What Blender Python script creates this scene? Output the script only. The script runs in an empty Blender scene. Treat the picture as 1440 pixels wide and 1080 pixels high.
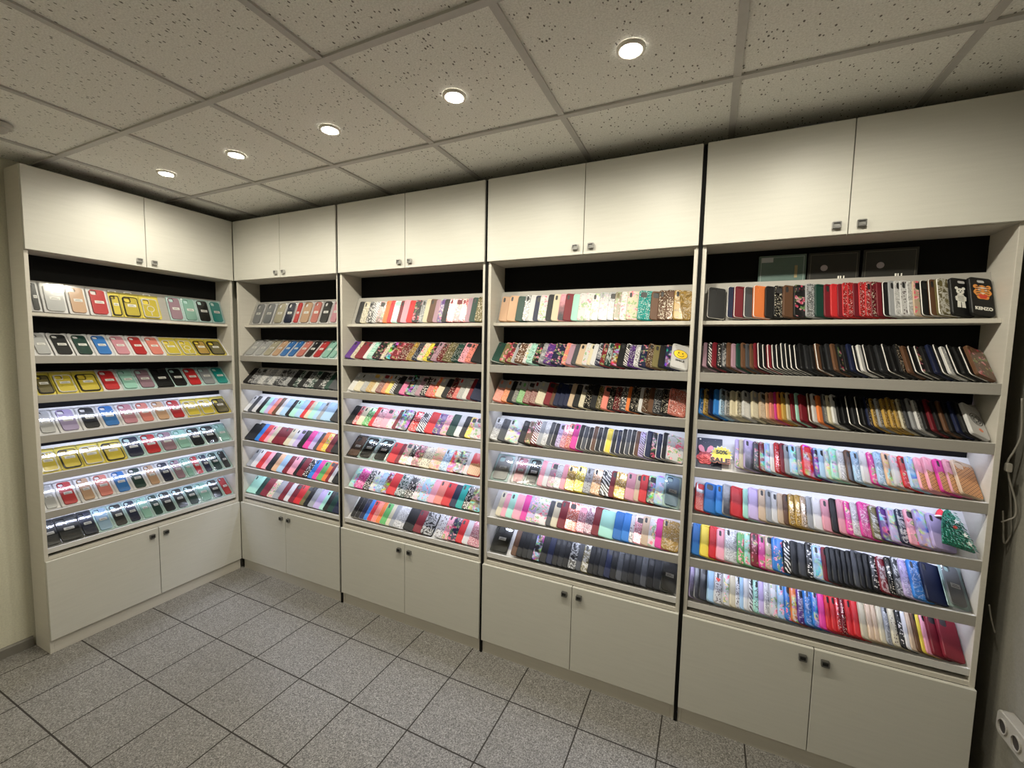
import bpy, bmesh, math, random, re
from mathutils import Vector, Matrix
random.seed(7)
SC = bpy.context.scene
COL = SC.collection
PI = math.pi

# ------------------------------------------------------------------ camera
FPX, YAW, PIT, ROL = 602.1, 0.4302, -0.0785, 0.0207
CAM = Vector((3.0954, -1.9781, 1.6627))
Fw = Vector((-math.sin(YAW) * math.cos(PIT), math.cos(YAW) * math.cos(PIT), math.sin(PIT)))
R0 = Vector((math.cos(YAW), math.sin(YAW), 0)); U0 = R0.cross(Fw)
Rt = R0 * math.cos(ROL) + U0 * math.sin(ROL); Up = -R0 * math.sin(ROL) + U0 * math.cos(ROL)
cd = bpy.data.cameras.new('camera'); cam = bpy.data.objects.new('camera', cd); COL.objects.link(cam)
cd.sensor_width = 36; cd.lens = FPX / 1440 * 36; cd.clip_start = .02; cd.clip_end = 50
cam.matrix_world = Matrix(((Rt.x, Up.x, -Fw.x, CAM.x), (Rt.y, Up.y, -Fw.y, CAM.y), (Rt.z, Up.z, -Fw.z, CAM.z), (0, 0, 0, 1)))
SC.camera = cam

def unproj(u, v, ax, val):
    """world point where the sight line measured at a photo pixel meets a plane (used to read positions off the photo)"""
    d = Fw + Rt * ((u - 720) / FPX) - Up * ((v - 540) / FPX)
    return CAM + d * ((val - CAM[ax]) / d[ax])

# ------------------------------------------------------------------ materials
MATS = {}
def newmat(name):
    m = bpy.data.materials.new(name); m.use_nodes = True
    nt = m.node_tree; b = nt.nodes['Principled BSDF']
    return m, nt, b
def N(nt, t, **kw):
    n = nt.nodes.new(t)
    for k, v in kw.items():
        if k.startswith('i_'):
            key = k[2:]; n.inputs[int(key) if key.isdigit() else key].default_value = v
        else: setattr(n, k, v)
    return n
def L(nt, a, b): nt.links.new(a, b)
def ramp(nt, fac, stops, interp='LINEAR'):
    r = N(nt, 'ShaderNodeValToRGB'); r.color_ramp.interpolation = interp
    e = r.color_ramp.elements
    while len(e) < len(stops): e.new(.5)
    for q, (p, c) in zip(e, stops):
        q.position = p; q.color = (*c, 1) if len(c) == 3 else c
    L(nt, fac, r.inputs[0]); return r.outputs[0]
def mix(nt, f, a, b, mode='MIX'):
    n = N(nt, 'ShaderNodeMix', data_type='RGBA', blend_type=mode)
    for i, x in ((0, f), (6, a), (7, b)):
        if isinstance(x, (int, float)): n.inputs[i].default_value = x
        elif isinstance(x, tuple): n.inputs[i].default_value = (*x, 1)
        else: L(nt, x, n.inputs[i])
    return n.outputs[2]
def mth(nt, op, a, b=None, c=None):
    n = N(nt, 'ShaderNodeMath', operation=op)
    for i, x in enumerate((a, b, c)):
        if x is None: continue
        if isinstance(x, (int, float)): n.inputs[i].default_value = x
        else: L(nt, x, n.inputs[i])
    return n.outputs[0]
def plain(name, col, rough=.5, metal=0, spec=.5, emit=None, es=0):
    if name in MATS: return MATS[name]
    m, nt, b = newmat(name)
    b.inputs['Base Color'].default_value = (*col, 1); b.inputs['Roughness'].default_value = rough
    b.inputs['Metallic'].default_value = metal; b.inputs['Specular IOR Level'].default_value = spec
    if emit: b.inputs['Emission Color'].default_value = (*emit, 1); b.inputs['Emission Strength'].default_value = es
    n = N(nt, 'ShaderNodeTexNoise', i_Scale=60.0); tc = N(nt, 'ShaderNodeTexCoord'); L(nt, tc.outputs['Object'], n.inputs[0])
    L(nt, mix(nt, n.outputs[0], tuple(c * .93 for c in col), tuple(min(1, c * 1.07) for c in col)), b.inputs['Base Color'])
    MATS[name] = m; return m
def position(nt):
    g = N(nt, 'ShaderNodeNewGeometry'); return g.outputs['Position']

def mat_laminate(name, c, rough=.42, grain=.035):
    m, nt, b = newmat(name)
    p = position(nt)
    mp = N(nt, 'ShaderNodeMapping'); mp.inputs['Scale'].default_value = (3, 3, 45); L(nt, p, mp.inputs[0])
    n = N(nt, 'ShaderNodeTexNoise', i_Scale=2.2, i_Detail=5.0); L(nt, mp.outputs[0], n.inputs[0])
    n2 = N(nt, 'ShaderNodeTexNoise', i_Scale=330.0, i_Detail=1.0); L(nt, p, n2.inputs[0])
    f = mth(nt, 'ADD', mth(nt, 'MULTIPLY', n.outputs[0], .6), mth(nt, 'MULTIPLY', n2.outputs[0], .4))
    L(nt, ramp(nt, f, [(.25, tuple(x * (1 - grain * 2.2) for x in c)), (.75, tuple(min(1, x * (1 + grain)) for x in c))]), b.inputs['Base Color'])
    b.inputs['Roughness'].default_value = rough; b.inputs['Specular IOR Level'].default_value = .35
    return m
M_WHITE = mat_laminate('white_laminate', (.56, .55, .50))
M_SHELF = mat_laminate('shelf_laminate', (.62, .61, .60), .5)
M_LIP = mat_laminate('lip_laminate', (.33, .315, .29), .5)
M_EDGE = mat_laminate('edge_laminate', (.58, .55, .49), .45)
M_BACK = plain('black_backing', (.006, .006, .006), .8, spec=.1)
M_CHROME = plain('satin_chrome', (.55, .55, .55), .25, 1)
M_DARKMET = plain('dark_steel', (.22, .22, .21), .4, .7)
M_LED = plain('led_diffuser', (.9, .9, .95), .4, emit=(.82, .88, 1), es=2.5)

def mat_floor():
    m, nt, b = newmat('granite_tile_floor')
    p = position(nt); s = N(nt, 'ShaderNodeSeparateXYZ'); L(nt, p, s.inputs[0])
    def line(o, off, pitch, w):
        t = mth(nt, 'FRACT', mth(nt, 'DIVIDE', mth(nt, 'SUBTRACT', o, off), pitch))
        d = mth(nt, 'MINIMUM', t, mth(nt, 'SUBTRACT', 1.0, t))
        return mth(nt, 'LESS_THAN', d, w / pitch / 2)
    g = mth(nt, 'MAXIMUM', line(s.outputs[0], .3099 - 20 * .334, .334, .0062), line(s.outputs[1], -.2341 - 20 * .3369, .3369, .0062))
    def fl(o, off, pitch): return mth(nt, 'FLOOR', mth(nt, 'DIVIDE', mth(nt, 'SUBTRACT', o, off), pitch))
    cmb = N(nt, 'ShaderNodeCombineXYZ'); L(nt, fl(s.outputs[0], .3099, .334), cmb.inputs[0]); L(nt, fl(s.outputs[1], -.2341, .3369), cmb.inputs[1])
    wn = N(nt, 'ShaderNodeTexWhiteNoise'); L(nt, cmb.outputs[0], wn.inputs[0])
    n1 = N(nt, 'ShaderNodeTexNoise', i_Scale=150.0, i_Detail=3.0, i_Roughness=.75); L(nt, p, n1.inputs[0])
    v1 = N(nt, 'ShaderNodeTexVoronoi', i_Scale=260.0); L(nt, p, v1.inputs[0])
    f = mth(nt, 'ADD', mth(nt, 'MULTIPLY', n1.outputs[0], .65), mth(nt, 'MULTIPLY', v1.outputs['Color'], .35))
    c = ramp(nt, f, [(.33, (.05, .046, .042)), (.47, (.155, .148, .138)), (.58, (.24, .23, .218)), (.7, (.40, .385, .365))])
    c = mix(nt, mth(nt, 'MULTIPLY', wn.outputs[0], .14), c, (.12, .11, .10))
    L(nt, mix(nt, g, c, (.018, .014, .011)), b.inputs['Base Color'])
    L(nt, mth(nt, 'ADD', .36, mth(nt, 'MULTIPLY', g, .5)), b.inputs['Roughness'])
    bp = N(nt, 'ShaderNodeBump', i_Strength=.35, i_Distance=.002); L(nt, mth(nt, 'SUBTRACT', mth(nt, 'MULTIPLY', f, .12), g), bp.inputs['Height']); L(nt, bp.outputs[0], b.inputs['Normal'])
    return m
def mat_ceiling():
    m, nt, b = newmat('mineral_fibre_tile')
    p = position(nt)
    mp = N(nt, 'ShaderNodeMapping'); mp.inputs['Scale'].default_value = (1, .62, 1); mp.inputs['Rotation'].default_value = (0, 0, .25); L(nt, p, mp.inputs[0])
    v = N(nt, 'ShaderNodeTexVoronoi', i_Scale=84.0); L(nt, mp.outputs[0], v.inputs[0])
    v2 = N(nt, 'ShaderNodeTexVoronoi', i_Scale=130.0); L(nt, mp.outputs[0], v2.inputs[0])
    sc_ = N(nt, 'ShaderNodeSeparateColor'); L(nt, v.outputs['Color'], sc_.inputs[0])
    pit = mth(nt, 'LESS_THAN', v.outputs['Distance'], mth(nt, 'MULTIPLY', sc_.outputs[0], .27))
    pit2 = mth(nt, 'LESS_THAN', v2.outputs['Distance'], .13)
    n = N(nt, 'ShaderNodeTexNoise', i_Scale=190.0, i_Detail=2.0); L(nt, p, n.inputs[0])
    c = ramp(nt, n.outputs[0], [(.35, (.76, .75, .71)), (.65, (.90, .89, .85))])
    c = mix(nt, mth(nt, 'MULTIPLY', pit2, .3), c, (.25, .23, .2))
    c = mix(nt, mth(nt, 'MULTIPLY', pit, .85), c, (.07, .06, .05))
    L(nt, c, b.inputs['Base Color']); b.inputs['Roughness'].default_value = .95; b.inputs['Specular IOR Level'].default_value = .1
    bp = N(nt, 'ShaderNodeBump', i_Strength=.5, i_Distance=.003); L(nt, mth(nt, 'SUBTRACT', n.outputs[0], pit), bp.inputs['Height']); L(nt, bp.outputs[0], b.inputs['Normal'])
    return m
def mat_wall(name, c):
    m, nt, b = newmat(name)
    p = position(nt); n = N(nt, 'ShaderNodeTexNoise', i_Scale=140.0, i_Detail=3.0); L(nt, p, n.inputs[0])
    n2 = N(nt, 'ShaderNodeTexNoise', i_Scale=3.0); L(nt, p, n2.inputs[0])
    f = mth(nt, 'ADD', mth(nt, 'MULTIPLY', n.outputs[0], .6), mth(nt, 'MULTIPLY', n2.outputs[0], .4))
    L(nt, ramp(nt, f, [(.3, tuple(x * .86 for x in c)), (.7, tuple(min(1, x * 1.1) for x in c))]), b.inputs['Base Color'])
    b.inputs['Roughness'].default_value = .9
    bp = N(nt, 'ShaderNodeBump', i_Strength=.3, i_Distance=.002); L(nt, n.outputs[0], bp.inputs['Height']); L(nt, bp.outputs[0], b.inputs['Normal'])
    return m

# colour and style codes of the phone cases
CC = dict(k=((.008, .008, .009), 'black'), K=((.017, .018, .021), 'charcoal'), w=((.66, .655, .66), 'white'), s=((.33, .34, .36), 'grey'), S=((.06, .063, .072), 'dark-grey'),
 r=((.62, .025, .03), 'red'), R=((.19, .012, .022), 'maroon'), p=((.85, .36, .44), 'pink'), P=((.75, .05, .32), 'magenta'), o=((.80, .20, .05), 'orange'), a=((.82, .24, .19), 'coral'),
 y=((.85, .66, .07), 'yellow'), Y=((.50, .30, .06), 'gold'), g=((.12, .42, .12), 'green'), G=((.007, .045, .032), 'dark-green'), t=((.01, .36, .33), 'teal'), m=((.38, .72, .60), 'mint'),
 b=((.03, .20, .62), 'blue'), n=((.009, .014, .05), 'navy'), l=((.38, .58, .80), 'pale-blue'), v=((.52, .42, .70), 'lavender'), u=((.10, .03, .22), 'purple'),
 e=((.58, .43, .30), 'beige'), c=((.66, .59, .42), 'cream'), N=((.12, .055, .028), 'brown'), O=((.17, .14, .055), 'olive'), h=((.74, .44, .26), 'peach'), M=((.42, .25, .32), 'mauve'))
SN = {'': 'smooth', '*': 'glitter', '+': 'floral', '%': 'marbled', ':': 'spotted', '/': 'striped', '#': 'waffle-patterned', '|': 'fading', '!': 'half-clear', '&': 'picture-printed'}
def mat_case(code):
    key = 'case_' + code
    if key in MATS: return MATS[key]
    base = CC[code[0]][0]; st = code[1:2]
    base = tuple(c * .74 for c in base)
    m, nt, b = newmat(CC[code[0]][1].replace(' ', '_') + '_' + SN[st] + '_case')
    b.inputs['Roughness'].default_value = .3; b.inputs['Specular IOR Level'].default_value = .5
    tc = N(nt, 'ShaderNodeTexCoord'); oi = N(nt, 'ShaderNodeObjectInfo')
    ad = N(nt, 'ShaderNodeVectorMath', operation='MULTIPLY_ADD'); ad.inputs[1].default_value = (1, 1, 1)
    L(nt, tc.outputs['Object'], ad.inputs[0])
    sc = N(nt, 'ShaderNodeVectorMath', operation='SCALE'); sc.inputs[0].default_value = (7, 11, 5); L(nt, oi.outputs['Random'], sc.inputs[3]); L(nt, sc.outputs[0], ad.inputs[2])
    P = ad.outputs[0]
    uv = N(nt, 'ShaderNodeSeparateXYZ'); L(nt, tc.outputs['UV'], uv.inputs[0])
    dk = tuple(c * .45 for c in base); lt = tuple(min(1, c * .6 + .4) for c in base); dark = sum(base) < .35
    if st == '':
        col = mix(nt, oi.outputs['Random'], tuple(c * .82 for c in base), tuple(min(1, c * 1.15) for c in base))
        L(nt, col, b.inputs['Base Color']); b.inputs['Roughness'].default_value = .45; b.inputs['Specular IOR Level'].default_value = .25
    elif st == '*':
        v = N(nt, 'ShaderNodeTexVoronoi', i_Scale=430.0); L(nt, P, v.inputs[0])
        s = N(nt, 'ShaderNodeSeparateColor'); L(nt, v.outputs['Color'], s.inputs[0])
        hi = (.75, .68, .55) if code[0] in 'kKNYOR' else tuple(min(1, c * .4 + .6) for c in base)
        L(nt, ramp(nt, s.outputs[0], [(.0, dk), (.5, base), (.80, base), (.9, hi)]), b.inputs['Base Color'])
        L(nt, mth(nt, 'MULTIPLY', s.outputs[1], .8), b.inputs['Metallic']); b.inputs['Roughness'].default_value = .22
    elif st == '+':
        n = N(nt, 'ShaderNodeTexNoise', i_Scale=38.0, i_Detail=2.0); L(nt, P, n.inputs[0])
        v = N(nt, 'ShaderNodeTexVoronoi', i_Scale=75.0); L(nt, P, v.inputs[0])
        pet = ramp(nt, n.outputs['Color'], [(.3, (.75, .06, .14)), (.45, (.85, .38, .45)), (.52, (.16, .32, .10)), (.62, (.80, .55, .22)), (.72, (.25, .22, .55))], 'CONSTANT')
        msk = mth(nt, 'MULTIPLY', mth(nt, 'GREATER_THAN', n.outputs[0], .47), mth(nt, 'LESS_THAN', v.outputs['Distance'], .55))
        L(nt, mix(nt, mth(nt, 'MULTIPLY', msk, .55 if dark else .85), base, pet), b.inputs['Base Color'])
    elif st == '%':
        n = N(nt, 'ShaderNodeTexNoise', i_Scale=26.0, i_Detail=6.0, i_Distortion=2.2); L(nt, P, n.inputs[0])
        L(nt, ramp(nt, n.outputs[0], [(.38, base), (.47, lt if dark else dk), (.5, lt), (.54, base), (.66, dk)]), b.inputs['Base Color'])
    elif st == ':':
        v = N(nt, 'ShaderNodeTexVoronoi', i_Scale=125.0); L(nt, P, v.inputs[0])
        L(nt, mix(nt, mth(nt, 'LESS_THAN', v.outputs['Distance'], .36), base, (.75, .7, .66) if dark else (.06, .035, .04)), b.inputs['Base Color'])
    elif st == '/':
        w = N(nt, 'ShaderNodeTexWave', i_Scale=34.0, i_Distortion=5.0, i_Detail=1.0); w.bands_direction = 'DIAGONAL'; L(nt, P, w.inputs[0])
        L(nt, mix(nt, mth(nt, 'GREATER_THAN', w.outputs[1], .6), base, (.7, .68, .66) if dark else (.05, .04, .05)), b.inputs['Base Color'])
    elif st == '#':
        def tri(o, k):
            t = mth(nt, 'FRACT', mth(nt, 'MULTIPLY', o, k)); return mth(nt, 'ABSOLUTE', mth(nt, 'SUBTRACT', t, .5))
        a1 = mth(nt, 'ADD', mth(nt, 'MULTIPLY', uv.outputs[0], 1.0), mth(nt, 'MULTIPLY', uv.outputs[1], 2.0))
        a2 = mth(nt, 'SUBTRACT', mth(nt, 'MULTIPLY', uv.outputs[0], 1.0), mth(nt, 'MULTIPLY', uv.outputs[1], 2.0))
        g = mth(nt, 'MAXIMUM', tri(a1, 5.5), tri(a2, 5.5))
        waf = ramp(nt, g, [(.26, (.50, .22, .08)), (.34, (.75, .42, .18)), (.40, (.22, .08, .03))])
        n = N(nt, 'ShaderNodeTexNoise', i_Scale=30.0); L(nt, P, n.inputs[0])
        drip = mth(nt, 'GREATER_THAN', mth(nt, 'ADD', uv.outputs[1], mth(nt, 'MULTIPLY', n.outputs[0], .35)), .72 if code[0] != 'e' else 1.02)
        L(nt, mix(nt, drip, waf, base), b.inputs['Base Color'])
    elif st == '|':
        n = N(nt, 'ShaderNodeTexNoise', i_Scale=60.0, i_Detail=3.0); L(nt, P, n.inputs[0])
        f = mth(nt, 'ADD', uv.outputs[1], mth(nt, 'MULTIPLY', mth(nt, 'SUBTRACT', n.outputs[0], .5), .5))
        L(nt, ramp(nt, f, [(.15, (.03, .03, .04)), (.5, tuple(c * .4 for c in base)), (.8, base)]), b.inputs['Base Color'])
    elif st == '!':
        n = N(nt, 'ShaderNodeTexNoise', i_Scale=90.0); L(nt, P, n.inputs[0])
        v = N(nt, 'ShaderNodeTexVoronoi', i_Scale=420.0); L(nt, P, v.inputs[0])
        f = mth(nt, 'ADD', uv.outputs[1], mth(nt, 'MULTIPLY', mth(nt, 'SUBTRACT', n.outputs[0], .5), .2))
        c2 = mix(nt, mth(nt, 'MULTIPLY', v.outputs['Color'], .35), base, (.95, .9, .8))
        L(nt, mix(nt, mth(nt, 'GREATER_THAN', f, .62), c2, (.33, .34, .36)), b.inputs['Base Color']); b.inputs['Roughness'].default_value = .15
    elif st == '&':
        n = N(nt, 'ShaderNodeTexNoise', i_Scale=24.0, i_Detail=3.0, i_Distortion=1.2); L(nt, P, n.inputs[0])
        hs = N(nt, 'ShaderNodeHueSaturation', i_Saturation=2.6, i_Value=1.15); L(nt, n.outputs['Color'], hs.inputs['Color'])
        n2 = N(nt, 'ShaderNodeTexNoise', i_Scale=34.0, i_Detail=2.0); L(nt, P, n2.inputs[0])
        c1 = mix(nt, ramp(nt, n2.outputs[0], [(.40, (0, 0, 0)), (.56, (.75, .75, .75))]), base, hs.outputs[0])
        L(nt, mix(nt, ramp(nt, n2.outputs[0], [(.60, (0, 0, 0)), (.64, (.9, .9, .9))]), c1, dk), b.inputs['Base Color'])
    MATS[key] = m; return m
def mat_clear(name, tint=(1, 1, 1), op=.06):
    m, nt, b = newmat(name)
    nt.nodes.remove(b)
    tr = N(nt, 'ShaderNodeBsdfTransparent'); tr.inputs[0].default_value = (*tint, 1)
    gl = N(nt, 'ShaderNodeBsdfGlossy', i_Roughness=.12)
    fr = N(nt, 'ShaderNodeFresnel', i_IOR=1.5)
    n = N(nt, 'ShaderNodeTexNoise', i_Scale=40.0); tc = N(nt, 'ShaderNodeTexCoord'); L(nt, tc.outputs['Object'], n.inputs[0])
    bp = N(nt, 'ShaderNodeBump', i_Strength=.25, i_Distance=.002); L(nt, n.outputs[0], bp.inputs['Height']); L(nt, bp.outputs[0], gl.inputs['Normal'])
    mx = N(nt, 'ShaderNodeMixShader'); L(nt, mth(nt, 'ADD', fr.outputs[0], op), mx.inputs[0]); L(nt, tr.outputs[0], mx.inputs[1]); L(nt, gl.outputs[0], mx.inputs[2])
    L(nt, mx.outputs[0], nt.nodes['Material Output'].inputs[0]); MATS[name] = m; return m
M_CLEAR = mat_clear('clear_plastic', (.97, .98, .98), .03)

# ------------------------------------------------------------------ mesh helpers
class MB:
    def __init__(s): s.v = []; s.f = []; s.m = []
    def add(s, vs, fs, mi=0):
        o = len(s.v); s.v += [tuple(v) for v in vs]; s.f += [tuple(i + o for i in f) for f in fs]; s.m += [mi] * len(fs); return s
    def box(s, x0, x1, y0, y1, z0, z1, mi=0):
        vs = [(x0, y0, z0), (x1, y0, z0), (x1, y1, z0), (x0, y1, z0), (x0, y0, z1), (x1, y0, z1), (x1, y1, z1), (x0, y1, z1)]
        return s.add(vs, [(0, 3, 2, 1), (4, 5, 6, 7), (0, 1, 5, 4), (1, 2, 6, 5), (2, 3, 7, 6), (3, 0, 4, 7)], mi)
    def prism(s, pts, a, b, axis=2, mi=0):
        n = len(pts)
        def P(p, h):
            q = list(p); q.insert(axis, h); return tuple(q)
        vs = [P(p, a) for p in pts] + [P(p, b) for p in pts]
        fs = [tuple(range(n))[::-1], tuple(range(n, 2 * n))] + [(i, (i + 1) % n, n + (i + 1) % n, n + i) for i in range(n)]
        return s.add(vs, fs, mi)
    def mesh(s, name, mats=(), bevel=0, smooth=False):
        me = bpy.data.meshes.new(name); me.from_pydata(s.v, [], s.f)
        for m in mats: me.materials.append(m)
        if len(mats) > 1: me.polygons.foreach_set('material_index', s.m)
        bm = bmesh.new(); bm.from_mesh(me)
        bmesh.ops.recalc_face_normals(bm, faces=bm.faces)
        if bevel: bmesh.ops.bevel(bm, geom=bm.edges[:], offset=bevel, segments=1, affect='EDGES', clamp_overlap=True)
        bm.to_mesh(me); bm.free()
        if smooth:
            for p in me.polygons: p.use_smooth = True
        return me
def obj(name, me, parent=None, mat=None):
    o = bpy.data.objects.new(name, me); COL.objects.link(o)
    if mat is not None and len(me.materials) == 0: me.materials.append(mat)
    if parent is not None: o.parent = parent
    return o
def tag(o, label, cat, group=None, kind=None):
    if label: o['label'] = label
    if cat: o['category'] = cat
    if group: o['group'] = group
    if kind: o['kind'] = kind
    return o
def empty(name, loc=(0, 0, 0), rz=0):
    o = bpy.data.objects.new(name, None); COL.objects.link(o); o.location = loc; o.rotation_euler = (0, 0, rz); o.empty_display_size = .05
    return o
def struct(name, mb, mat, bevel=0):
    o = obj(name, mb.mesh(name, (mat,), bevel)); o['kind'] = 'structure'; return o
def rrect(w, h, r, seg=4, ox=0, oy=0):
    pts = []
    for cx, cy, a in ((w - r, r, -90), (w - r, h - r, 0), (r, h - r, 90), (r, r, 180)):
        for i in range(seg + 1):
            t = math.radians(a + 90 * i / seg); pts.append((ox + cx + r * math.cos(t), oy + cy + r * math.sin(t)))
    return pts
def circle(cx, cy, rx, ry=None, n=24, a0=0):
    ry = ry or rx
    return [(cx + rx * math.cos(a0 + 2 * PI * i / n), cy + ry * math.sin(a0 + 2 * PI * i / n)) for i in range(n)]
def ring(mb, outer, inner, z0, z1, mi=0):
    n = len(outer)
    vs = [(x, y, z0) for x, y in outer] + [(x, y, z0) for x, y in inner] + [(x, y, z1) for x, y in outer] + [(x, y, z1) for x, y in inner]
    fs = []
    for i in range(n):
        j = (i + 1) % n
        fs += [(2 * n + i, 2 * n + j, 3 * n + j, 3 * n + i), (i, n + i, n + j, j), (i, j, 2 * n + j, 2 * n + i), (n + i, 3 * n + i, 3 * n + j, n + j)]
    mb.add(vs, fs, mi)
def tube(pts, r, seg=8):
    mb = MB(); pts = [Vector(p) for p in pts]; rings = []
    up = Vector((0, 0, 1))
    for i, p in enumerate(pts):
        t = (pts[min(i + 1, len(pts) - 1)] - pts[max(i - 1, 0)]).normalized()
        a = t.cross(Vector((.31, .87, .2))).normalized(); b = t.cross(a)
        rings.append([p + (a * math.cos(2 * PI * k / seg) + b * math.sin(2 * PI * k / seg)) * r for k in range(seg)])
    vs = [v for q in rings for v in q]
    fs = [(i * seg + k, i * seg + (k + 1) % seg, (i + 1) * seg + (k + 1) % seg, (i + 1) * seg + k) for i in range(len(rings) - 1) for k in range(seg)]
    fs += [tuple(range(seg)), tuple(range(len(vs) - seg, len(vs)))]
    return mb.add(vs, fs)
def smooth_path(P, n=6):
    P = [Vector(p) for p in P]; out = []
    for i in range(len(P) - 1):
        a, b, c, d = P[max(i - 1, 0)], P[i], P[i + 1], P[min(i + 2, len(P) - 1)]
        for k in range(n):
            t = k / n
            out.append(.5 * ((2 * b) + (c - a) * t + (2 * a - 5 * b + 4 * c - d) * t * t + (3 * b - a - 3 * c + d) * t ** 3))
    return out + [P[-1]]
def text_mesh(s, size, extrude=.0004, bold=0.0, sx=1.0):
    cu = bpy.data.curves.new('lettering', 'FONT'); cu.body = s; cu.size = size; cu.extrude = extrude; cu.offset = bold; cu.align_x = 'CENTER'; cu.align_y = 'CENTER'
    cu.resolution_u = 3
    t = bpy.data.objects.new('lettering', cu); COL.objects.link(t)
    me = bpy.data.meshes.new_from_object(t.evaluated_get(bpy.context.evaluated_depsgraph_get()))
    bpy.data.objects.remove(t); bpy.data.curves.remove(cu); me.name = 'lettering'
    if sx != 1: me.transform(Matrix.Diagonal((sx, 1, 1, 1)))
    return me

# ------------------------------------------------------------------ room shell
XL, XR, YB, YF, ZC = -.186, 4.075, .186, -3.7, 2.567
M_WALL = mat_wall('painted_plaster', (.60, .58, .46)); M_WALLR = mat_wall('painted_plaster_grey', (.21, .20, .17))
struct('floor', MB().box(XL - .1, XR + .1, YF - .1, YB + .1, -.08, 0), mat_floor())
struct('ceiling', MB().box(XL - .1, XR + .1, YF - .1, YB + .1, ZC + .006, ZC + .06), mat_ceiling())
struct('wall_back', MB().box(XL - .1, XR + .1, YB, YB + .1, 0, ZC + .05), plain('dark_wall_gap', (.05, .045, .04), .9))  # wall coloured dark to deepen the shade in the gap above the cabinets
struct('wall_left', MB().box(XL - .1, XL, YF, YB, 0, ZC + .05), M_WALL)
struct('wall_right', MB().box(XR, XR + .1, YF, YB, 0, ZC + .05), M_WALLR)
struct('wall_front', MB().box(XL - .1, XR + .1, YF - .1, YF, 0, ZC + .05), M_WALL)
struct('baseboard_left', MB().prism([(XL, 0), (XL + .012, 0), (XL + .012, .046), (XL + .006, .055), (XL, .055)], YF, -1.04, 1), plain('grey_skirting', (.16, .15, .13), .6))
M_TBAR = plain('ceiling_bar_enamel', (.47, .455, .44), .5)
k = 1
for i in range(-2, 7):
    x = .7304 + .6 * i
    if XL < x < XR:
        struct('trim_%d' % k, MB().box(x - .012, x + .012, YF, YB, ZC - .001, ZC + .007), M_TBAR); k += 1
for j in range(0, 6):
    y = -.3323 - .6 * j
    struct('trim_%d' % k, MB().box(XL, XR, y - .012, y + .012, ZC - .002, ZC + .0065), M_TBAR); k += 1

# ------------------------------------------------------------------ display cabinets
ZR = [1.8062, 1.5851, 1.3818, 1.1738, .969, .7696, .5708]
ZTOP, ZUD, ZLT, ZPL = 2.5193, 2.1117, .5096, .078
D0, D1 = .005, .172
A1, A2 = math.radians(21), math.radians(45)
def frame(r):
    """local frame of a display shelf: base point offset (y,z), up-slope and outward directions"""
    a = A1 if r == 0 else A2
    base = Vector((0, .074, ZR[0] + .001)) if r == 0 else Vector((0, .024, ZR[r] - .010))
    return base, Vector((0, math.sin(a), math.cos(a))), Vector((0, -math.cos(a), math.sin(a)))
SLEN = [.180, .178, .178, .190, .190, .190, .190]
def handle_mesh(dark):
    mb = MB(); o = rrect(.028, .024, .003, 2, -.014, -.012); i = rrect(.020, .015, .001, 2, -.010, -.0075)
    ring(mb, o, i, 0, .013, 0); mb.prism(i, 0, .008, 2, 1)
    return mb.mesh('handle', (M_CHROME, M_DARKMET) if not dark else (plain('worn_steel', (.2, .2, .19), .35, .9), plain('dark_recess', (.015, .016, .016), .5)))
H_UP, H_LO = handle_mesh(False), handle_mesh(True)
UNITS = []
G = .0075
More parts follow.
